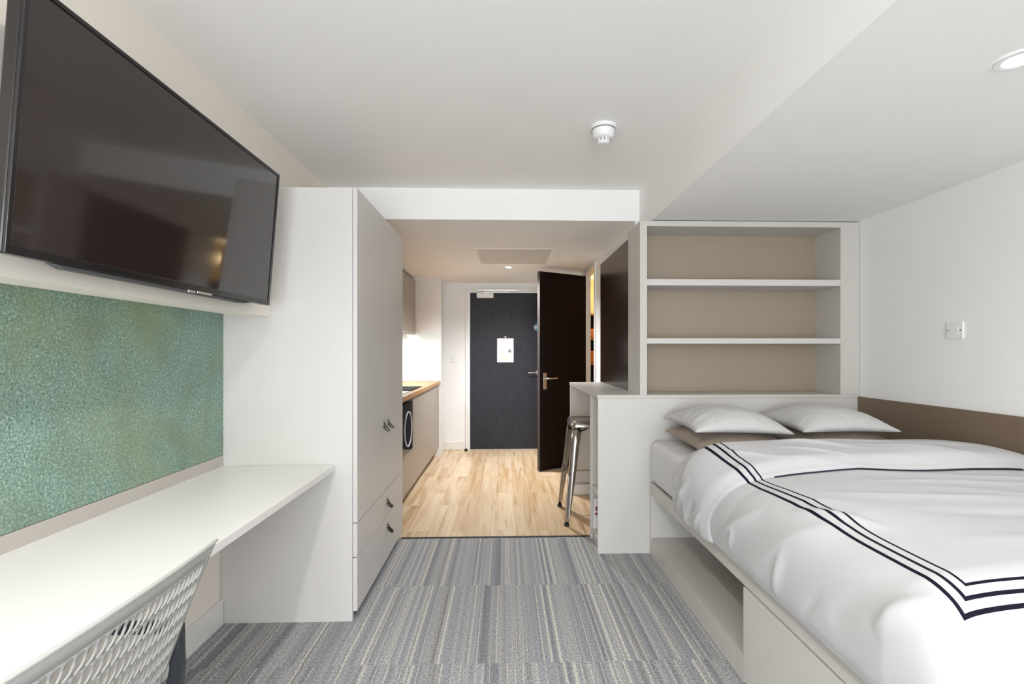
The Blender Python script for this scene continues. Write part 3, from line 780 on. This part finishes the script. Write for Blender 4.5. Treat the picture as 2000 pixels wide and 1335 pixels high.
for (p, q, z, fl) in (((-1, -1), (1, -1), 0.30, .196), ((-1, 1), (1, 1), 0.30, .196), ((-1, -1), (-1, 1), 0.345, .192), ((1, -1), (1, 1), 0.345, .192)):
    bm = nb(); add_tube(bm, [(sx_+p[0]*fl, sy_+p[1]*fl, z), (sx_+q[0]*fl, sy_+q[1]*fl, z)], 0.0065, 10)
    obj('footrest_bar', bm, M['steel'], st, 'auto')
for sgn in (1, -1):
    bm = nb(); add_tube(bm, [(sx_-0.148, sy_-0.148*sgn, 0.655), (sx_, sy_, 0.69), (sx_+0.148, sy_+0.148*sgn, 0.655)], 0.006, 8)
    obj('cross_brace', bm, M['rubber'], st, 'auto')

# ================================================================ BED
bxl, bxr, bh, bf = 0.911, WR-0.018, 2.992, 0.93
bd = thing('bed_frame', (1.58, 1.96, 0), 'pale laminate box bed frame with an open storage niche', 'bed')
obj('side_rail', box(bxl, bxl+0.02, bf, bh, 0.377, 0.449, bev=0.001), M['lam'], bd)
obj('slat_deck', box(bxl+0.02, bxr, bf+0.02, bh, 0.40, 0.43), M['lam'], bd)
obj('foot_panel', box(bxl, bxr, bf, bf+0.02, 0.0, 0.376), M['lam'], bd)
obj('foot_rail', box(bxl+0.02, bxr, bf, bf+0.02, 0.377, 0.449), M['lam'], bd)
obj('niche_floor', box(bxl+0.018, 1.85, 1.81, bh-0.022, 0.085, 0.103), M['lam'], bd)
obj('plinth', box(bxl, bxl+0.018, 1.81, bh, 0, 0.104, bev=0.001), M['lam'], bd)
obj('head_panel', box(bxl+0.001, 1.85, bh-0.020, bh, 0.104, 0.399), M['laml'], bd)
obj('niche_end', box(bxl+0.022, 1.85, 1.79, 1.81, 0, 0.399), M['lam'], bd)
obj('niche_back', box(1.85, 1.868, 1.79, bh, 0, 0.399), M['lam'], bd)
obj('drawer_front', box(bxl-0.002, bxl+0.018, 0.955, 1.806, 0.012, 0.370, bev=0.001), M['laml'], bd)
# mattress with rounded edges under a grey sheet
bm = nb(); add_box(bm, bxl-0.004, bxr, bf+0.05, bh-0.006, 0.450, 0.712)
es = [e for e in bm.edges]
bmesh.ops.bevel(bm, geom=es, offset=0.045, segments=5, profile=0.5, affect='EDGES')
tag(obj('mattress', bm, M['sheet'], None, True), 'mattress in a light grey fitted sheet on the bed frame', 'mattress')

# cross-section of the duvet, hem on the left to the wall on the right
CS = [(0.897, 0.452), (0.884, 0.50), (0.880, 0.56), (0.884, 0.62), (0.898, 0.672), (0.925, 0.712), (0.965, 0.738), (1.02, 0.752), (1.12, 0.762), (1.30, 0.768), (1.55, 0.770), (1.85, 0.770), (2.08, 0.765), (2.17, 0.750), (2.215, 0.725), (2.232, 0.70)]
def catmull(P, n):
    out = []
    for i in range(len(P)-1):
        p0, p1, p2, p3 = P[max(i-1, 0)], P[i], P[i+1], P[min(i+2, len(P)-1)]
        for k in range(n):
            t_ = k/n
            out.append(tuple(0.5*((2*p1[j]) + (-p0[j]+p2[j])*t_ + (2*p0[j]-5*p1[j]+4*p2[j]-p3[j])*t_*t_ + (-p0[j]+3*p1[j]-3*p2[j]+p3[j])*t_**3) for j in range(2)))
    out.append(P[-1]); return out
cc = catmull(CS, 12)
arc = [0.0]
for a, b in zip(cc, cc[1:]): arc.append(arc[-1]+math.hypot(b[0]-a[0], b[1]-a[1]))
LEN = arc[-1]
def cs_at(s_):
    s_ = max(0, min(LEN, s_))
    lo, hi = 0, len(arc)-1
    while hi-lo > 1:
        mid = (lo+hi)//2
        if arc[mid] <= s_: lo = mid
        else: hi = mid
    f = (s_-arc[lo])/max(1e-9, arc[hi]-arc[lo])
    x_ = cc[lo][0]+(cc[hi][0]-cc[lo][0])*f; z_ = cc[lo][1]+(cc[hi][1]-cc[lo][1])*f
    dx_, dz_ = cc[hi][0]-cc[lo][0], cc[hi][1]-cc[lo][1]; l = math.hypot(dx_, dz_)
    return x_, z_, (-dz_/l, dx_/l)      # outward normal (left / up)
def sstep(a, b, x):
    t_ = max(0, min(1, (x-a)/(b-a))); return t_*t_*(3-2*t_)
def fold(x, y, ang, freq, seed, pw=2.0):
    ca, sa = math.cos(ang), math.sin(ang)
    u = (x*ca+y*sa)*freq; v = (-x*sa+y*ca)*freq*0.22
    n = noise.noise(Vector((u+seed, v+seed*1.7, seed)))
    return (1-min(1, abs(n)*2.6))**pw
def crease(s_, y, L):
    t_ = 0
    for (a, b, c, d, w_, dep) in L:
        dx, dy = c-a, d-b; l2 = dx*dx+dy*dy
        k = ((s_-a)*dx+(y-b)*dy)/l2
        kk = max(0, min(1, k))
        px, py = a+dx*kk, b+dy*kk
        sg = ((s_-px)*dy-(y-py)*dx)/math.sqrt(l2)
        r2 = ((s_-px)**2+(y-py)**2)/(w_*w_)
        if r2 > 12: continue
        fade = math.sin(math.pi*kk)
        t_ += dep*fade*math.exp(-r2)*(1+0.9*math.tanh(sg/w_*2))
    return t_
BODY_CR = [(0.06, 1.97, 0.26, 1.66, 0.030, 0.016), (0.10, 1.90, 0.34, 1.78, 0.022, -0.010), (0.05, 1.86, 0.14, 1.80, 0.014, 0.010),
    (0.10, 1.26, 0.33, 1.10, 0.030, -0.015), (0.16, 1.12, 0.34, 1.00, 0.026, 0.013), (0.45, 1.03, 0.62, 0.88, 0.022, -0.012), (0.62, 1.02, 0.85, 0.86, 0.03, 0.012),
    (0.40, 1.62, 1.10, 1.50, 0.045, 0.007), (0.55, 1.42, 1.35, 1.34, 0.050, -0.007), (0.60, 1.78, 1.40, 1.66, 0.035, 0.006), (0.50, 1.22, 1.2, 1.16, 0.05, 0.006),
    (0.30, 1.55, 0.44, 1.30, 0.030, 0.009), (0.02, 1.55, 0.20, 1.48, 0.025, 0.008), (0.03, 1.40, 0.16, 1.30, 0.02, -0.006)]
FLAP_CR = [(0.04, 2.38, 0.22, 2.16, 0.024, 0.011), (0.03, 2.25, 0.16, 2.10, 0.018, -0.009), (0.02, 2.16, 0.12, 2.06, 0.012, 0.008), (0.45, 2.30, 0.95, 2.02, 0.030, 0.008),
    (0.70, 2.34, 1.25, 2.06, 0.035, 0.008), (1.05, 2.32, 1.50, 2.02, 0.03, -0.007), (0.55, 2.10, 0.80, 1.93, 0.02, 0.006), (0.36, 2.12, 0.50, 1.95, 0.02, 0.008)]
def wrinkle(s_, y):
    side = 1 - sstep(0.22, 0.42, s_)
    w_ = 0
    w_ += crease(s_, y, BODY_CR) + 0.010*math.sin(y*8.5+1.0)*math.exp(-((s_-0.36)/0.13)**2)
    w_ += 0.0085*fold(s_, y, R(70), 3.2, 3.1, 2) * (0.5+0.5*noise.noise(Vector((s_*2, y*2, 9))))
    w_ += 0.016*side*fold(s_, y, R(28), 2.7, 7.7, 1.6)
    w_ += 0.007*noise.noise(Vector((s_*3.2, y*3.0, 1.3)))
    w_ += 0.009*(1-side)*fold(s_, y, R(78), 2.0, 12.9, 2.5)
    return w_
foot_y = bf + 0.035
def body_pt(s_, y):
    # y in fabric coordinates; below foot_y+0.06 the cloth turns down over the foot
    x_, z_, n_ = cs_at(s_)
    ye = foot_y + 0.11
    yy, drop, ny = y, 0.0, 0.0
    if y < ye:
        r_ = 0.11; a = (ye-y)/r_
        if a < math.pi/2: yy = ye - r_*math.sin(a); drop = r_*(1-math.cos(a)); ny = math.sin(a)
        else: yy = ye - r_; drop = r_ + (ye-y) - r_*math.pi/2; ny = 1
        top = sstep(0.0, 0.30, s_)
        zz = z_ - drop
        if zz < 0.452: zz = 0.452
        z_ = zz
    wv = wrinkle(s_, y) + 0.012*math.sin((y-0.9)*1.9)*sstep(0.3, 0.7, s_)
    hem = sstep(0.0, 0.05, s_)
    off = 0.006 + wv*(0.35+0.65*hem)
    off = 0.5*(off+0.007 + math.sqrt((off-0.007)**2 + 0.00006))
    # pinch where the flap lies on it
    return Vector((min(x_ + n_[0]*off*(1-ny), bxr-0.004), yy - ny*off, z_ + n_[1]*off*(1-ny)))
NU, NV = 230, 250
bm = nb(); uvl = bm.loops.layers.uv.new('cloth')
ya, yb = foot_y-0.22, 2.36
G = [[None]*(NV+1) for _ in range(NU+1)]
for i in range(NU+1):
    for j in range(NV+1):
        s_ = LEN*i/NU; y = ya+(yb-ya)*j/NV
        G[i][j] = (bm.verts.new(body_pt(s_, y)), (s_, y))
for i in range(NU):
    for j in range(NV):
        q = [G[i][j], G[i+1][j], G[i+1][j+1], G[i][j+1]]
        f = bm.faces.new([p[0] for p in q])
        for lp, p in zip(f.loops, q): lp[uvl].uv = p[1]
dv = thing('duvet', (1.58, 1.6, 0.45), 'white duvet with three navy lines folded back on the bed', 'duvet')
d_o = obj('duvet_body', bm, M['cotton'], dv, True)
md = d_o.modifiers.new('cloth', 'SOLIDIFY'); md.thickness = 0.010; md.offset = -1

# folded back flap
def flap_pt(s_, t_):
    """t_ 0 at the bottom of the head fold, 1 at the free edge"""
    side = 1 - sstep(0.05, 0.36, s_)
    y_head = 2.415 + 0.075*side + 0.012*noise.noise(Vector((s_*3, 0, 5)))
    y_free = 1.865 + 0.150*side**1.2 + 0.006*math.sin(s_*9)
    th = 0.034*(1-0.62*side) + 0.016*noise.noise(Vector((s_*2.1, 3, 2)))*(1-side)
    x_, z_, n_ = cs_at(s_)
    if t_ < 0.12:                       # rounded fold at the head
        a = t_/0.12*math.pi/2
        hgt = (z_-0.712) if s_ > 0.30 else 0.03
        R_ = th+0.045*(1-side)
        y = y_head - 0.045*(1-math.sin(a)) * 0 + 0.0
        y = y_head - 0.05*(1-math.cos(math.pi/2-a)) if False else y_head - 0.055*(1-math.cos(a))
        off = th - R_*(1-math.sin(a))
        vv = y_head + 0.05 - t_/0.12*0.105
    else:
        k = (t_-0.12)/0.88
        y = (y_head-0.055) + (y_free-(y_head-0.055))*k
        edge = sstep(0.80, 1.0, k)
        off = th*(1-edge**1.6) + 0.018 + (0.022*math.sin(k*math.pi*0.95)*(1-side)) - 0.010*(1-sstep(0, 0.1, k))
        if k > 0.985: off -= 0.006
        vv = y
    wv = 0.010*fold(s_, y, R(78), 2.3, 21.3, 2) + 0.008*noise.noise(Vector((s_*4, y*4, 8))) + 0.012*side*fold(s_, y, R(25), 2.6, 31.0)
    wv += crease(s_, y, FLAP_CR) + 0.010*math.sin(y*15.0)*math.exp(-((s_-0.36)/0.12)**2)
    wv *= sstep(0.0, 0.25, t_)
    base = wrinkle(s_, y)*sstep(0.6, 1.0, t_)*0.9 + 0.012*math.sin((y-0.9)*1.9)*sstep(0.3, 0.7, s_)
    off += wv*(1-0.5*sstep(0.85, 1, t_)) + base
    x2 = x_ + n_[0]*off; z2 = z_ + n_[1]*off
    return Vector((min(x2, bxr-0.004), y, max(z2, 0.452))), (s_, vv)
NU, NV = 230, 120
bm = nb(); uvl = bm.loops.layers.uv.new('cloth')
G = [[None]*(NV+1) for _ in range(NU+1)]
for i in range(NU+1):
    for j in range(NV+1):
        p, uv = flap_pt(LEN*i/NU, j/NV)
        G[i][j] = (bm.verts.new(p), uv)
for i in range(NU):
    for j in range(NV):
        q = [G[i][j], G[i+1][j], G[i+1][j+1], G[i][j+1]]
        f = bm.faces.new([p[0] for p in q])
        for lp, p in zip(f.loops, q): lp[uvl].uv = p[1]
# dark piping along the free edge
edge_pts = [G[i][NV][0].co.copy() for i in range(60, 205)]
f_o = obj('folded_flap', bm, M['cottonf'], dv, True)
md = f_o.modifiers.new('cloth', 'SOLIDIFY'); md.thickness = 0.006; md.offset = -1
bm = nb(); add_tube(bm, [p+Vector((0, -0.001, -0.003)) for p in edge_pts], 0.0028, 6)
obj('navy_piping', bm, mat('navy_piping', (0.012, 0.012, 0.035), 0.8), f_o, 'auto')

# cushions
def cushion(name, cx_, cy_, z, hw, hd, up, dn, m, label, cat, group, rz=0, tx=0, ty=0, seed=0):
    bm = nb(); N = 44; top, bot = {}, {}
    X = Matrix.Translation((cx_, cy_, z)) @ Matrix.Rotation(rz, 4, 'Z') @ Matrix.Rotation(ty, 4, 'Y') @ Matrix.Rotation(tx, 4, 'X')
    for i in range(N+1):
        for j in range(N+1):
            a, b = i/N*2-1, j/N*2-1
            pin = 0.085
            xx = hw*a*(1-pin*(1-b*b)*abs(a)**2); yy = hd*b*(1-pin*(1-a*a)*abs(b)**2)
            h_ = ((1-abs(a)**2.4)*(1-abs(b)**2.4))**0.55
            wr = 0.006*noise.noise(Vector((a*3+seed, b*3, seed)))*h_
            cr = 0.008*fold(a*0.6+seed, b*0.6, math.atan2(b, a), 4.5, seed+2.2, 2)*sstep(0.35, 0.8, max(abs(a), abs(b)))*min(1, h_*2)
            top[i, j] = bm.verts.new(X @ Vector((xx, yy, up*h_+wr-cr)))
            bot[i, j] = top[i, j] if (i in (0, N) or j in (0, N)) else bm.verts.new(X @ Vector((xx, yy, -dn*h_+wr)))
    for i in range(N):
        for j in range(N):
            bm.faces.new([top[i, j], top[i+1, j], top[i+1, j+1], top[i, j+1]])
            if len({bot[i, j], bot[i, j+1], bot[i+1, j+1], bot[i+1, j]}) == 4:
                try: bm.faces.new([bot[i, j], bot[i, j+1], bot[i+1, j+1], bot[i+1, j]])
                except ValueError: pass
    o = tag(obj(name, bm, m, None, True), label, cat, group)
    return o
cushion('cushion', 1.243, 2.690, 0.772, 0.256, 0.250, 0.085, 0.052, M['taupe'], 'taupe cushion under the pale grey one at the left of the bed head', 'cushion', 'taupe cushions at the bed head', tx=R(1.5), seed=1)
cushion('cushion', 1.815, 2.690, 0.778, 0.262, 0.250, 0.085, 0.056, M['taupe'], 'taupe cushion under the pale grey one nearest the white wall', 'cushion', 'taupe cushions at the bed head', tx=R(1.5), seed=2)
cushion('cushion', 1.236, 2.680, 0.850, 0.262, 0.255, 0.106, -0.020, M['linen'], 'pale grey linen cushion on top at the left of the bed head', 'cushion', 'pale grey cushions at the bed head', tx=R(1), ty=R(1.5), seed=3)
cushion('cushion', 1.800, 2.680, 0.854, 0.262, 0.255, 0.106, -0.020, M['linen'], 'pale grey linen cushion on top nearest the white wall', 'cushion', 'pale grey cushions at the bed head', tx=R(1), seed=5)

# ================================================================ CEILING AND WALL FITTINGS
sd = thing('smoke_detector', (0.49, 2.37, ZC), 'white round smoke detector on the main ceiling', 'smoke detector')
c0 = (0.49, 2.37, ZC)
bm = nb(); add_lathe(bm, [(0.064, 0), (0.064, -0.012), (0.060, -0.016)], c0, 'z', 48); obj('base', bm, M['whiteplastic'], sd, 'auto')
bm = nb(); add_lathe(bm, [(0.0575, -0.016), (0.0575, -0.0195)], c0, 'z', 48); obj('gap_ring', bm, M['dot'], sd, 'auto')
bm = nb(); add_lathe(bm, [(0.056, -0.0195), (0.056, -0.024), (0.051, -0.050), (0.044, -0.058), (0.034, -0.062)], c0, 'z', 48); b1 = obj('body', bm, M['whiteplastic'], sd, 'auto')
bm = nb()
for k in range(10):
    a = 2*math.pi*k/10
    rm = Matrix.Translation(c0) @ Matrix.Rotation(a, 4, 'Z')
    add_box(bm, 0.024, 0.0275, -0.005, 0.005, -0.074, -0.062, rot=rm)
obj('cage', bm, M['whiteplastic'], b1)
bm = nb(); add_lathe(bm, [(0.021, -0.062), (0.021, -0.074)], c0, 'z', 24); obj('sensor', bm, M['dot'], b1, 'auto')
bm = nb(); add_lathe(bm, [(0.029, -0.074), (0.029, -0.078), (0.022, -0.086), (0.010, -0.088)], c0, 'z', 32); obj('cap', bm, M['whiteplastic'], b1, 'auto')

def downlight(x, y, z, label, power, r=0.045, color=(1, 0.97, 0.945), es=14):
    o = thing('downlight', (x, y, z), label, 'light')
    bm = nb(); pr = [(r*0.62, -0.0035), (r*0.70, -0.006), (r*0.95, -0.005), (r, -0.0005)]
    ri = []
    for q, h_ in pr: ri.append([bm.verts.new((x+q*math.cos(2*math.pi*k/40), y+q*math.sin(2*math.pi*k/40), z+h_)) for k in range(40)])
    for a, b in zip(ri, ri[1:]):
        for k in range(40): bm.faces.new([a[k], a[(k+1) % 40], b[(k+1) % 40], b[k]])
    obj('rim', bm, M['whiteplastic'], o, 'auto')
    bm = nb(); add_lathe(bm, [(r*0.62, -0.001), (r*0.60, -0.0045)], (x, y, z), 'z', 32)
    obj('bulb', bm, M['lampglow'], o, 'auto')
    light('downlight_beam', 'SPOT', (x, y, z-0.03), (0, 0, 0), power, color, 0.05, spot=R(150), blend=1.0)
downlight(0.045, 5.10, ZK, 'small round downlight in the kitchen corridor ceiling', 140, 0.045, (0.97, 0.98, 1.0))
downlight(1.465, 1.325, ZS, 'round white downlight in the lowered ceiling above the bed', 10, 0.058, (1, 0.97, 0.93))
downlight(-0.35, 0.75, ZC, 'added fill downlight, out of view, in the main ceiling near the desk chair', 50, 0.058, (1, 0.97, 0.93))  # invented lamp out of view, brightens the desk and low surfaces
downlight(-0.35, -0.9, ZC, 'added fill downlight, out of view, in the main ceiling nearest the window', 50, 0.058, (1, 0.97, 0.93))  # second invented lamp behind the camera, softens the window light
downlight(1.465, -0.5, ZS, 'added fill downlight, out of view, in the lowered ceiling nearest the window', 16, 0.058, (1, 0.97, 0.93))  # invented soffit lamp behind the camera, extra fill on the bed side
hc = thing('access_hatch', (0.09, 4.55, ZK), 'flat white access hatch in the corridor ceiling', 'hatch')
bm = nb(); ax0, ax1, ay0, ay1 = -0.24, 0.42, 4.21, 4.90
add_box(bm, ax0-0.022, ax0, ay0-0.022, ay1+0.022, ZK-0.003, ZK-0.0005); add_box(bm, ax1, ax1+0.022, ay0-0.022, ay1+0.022, ZK-0.003, ZK-0.0005)
add_box(bm, ax0, ax1, ay0-0.022, ay0, ZK-0.003, ZK-0.0005); add_box(bm, ax0, ax1, ay1, ay1+0.022, ZK-0.003, ZK-0.0005)
obj('frame', bm, M['ceil'], hc)
obj('panel', box(ax0+0.003, ax1-0.003, ay0+0.003, ay1-0.003, ZK-0.004, ZK-0.0005), painted('hatch_paint', (0.70, 0.68, 0.66)), hc)

sp_ = thing('socket_plate', (WR, 2.344, 1.325), 'white square connection plate on the right wall above the bed', 'socket')
obj('plate', box(WR-0.009, WR-0.0005, 2.300, 2.388, 1.327, 1.414, bev=0.002), M['whiteplastic'], sp_)
obj('centre', box(WR-0.0115, WR-0.009, 2.322, 2.366, 1.350, 1.392, bev=0.001), M['whiteplastic'], sp_)
for yy in (2.310, 2.378):
    bm = nb(); add_lathe(bm, [(0.0035, 0), (0.0035, -0.0015)], (WR-0.009, yy, 1.371), 'x', 12); obj('screw', bm, M['dot'], sp_)
sw = thing('light_switch', (-0.645, YF, 1.12), 'white switch plate left of the entrance door', 'light switch')
obj('plate', box(-0.690, -0.604, YF-0.009, YF-0.0005, 1.135, 1.221, bev=0.002), M['whiteplastic'], sw)
obj('rocker', box(-0.658, -0.636, YF-0.0125, YF-0.009, 1.160, 1.196, bev=0.001), M['whiteplastic'], sw)

# ================================================================ BATHROOM GLIMPSE
light('bathroom_lamp', 'POINT', (1.35, 5.85, 2.0), (0, 0, 0), 6, (1.0, 0.74, 0.40), 0.05)
ms = thing('bathroom_shelf', (1.4, 6.15, 1.2), 'wooden bathroom shelf seen through the narrow door gap', 'shelf')
for z in (1.10, 1.42, 1.74):
    obj('shelf', box(CW+0.075, 1.9, 6.10, 6.275, z, z+0.02), M['oak'], ms)
obj('back_panel', box(CW+0.075, 1.9, 6.270, 6.279, 0.4, 1.76), M['espresso'], ms)
for k, (z, m_, h_, lb) in enumerate(((1.121, 'orange', 0.16, 'folded orange towel on the lowest bathroom shelf'), (1.441, 'orange', 0.12, 'folded orange towel on the middle bathroom shelf'))):
    tag(obj('towel', box(CW+0.13, CW+0.38, 6.11, 6.26, z, z+h_, bev=0.02), M[m_]), lb, 'towel')
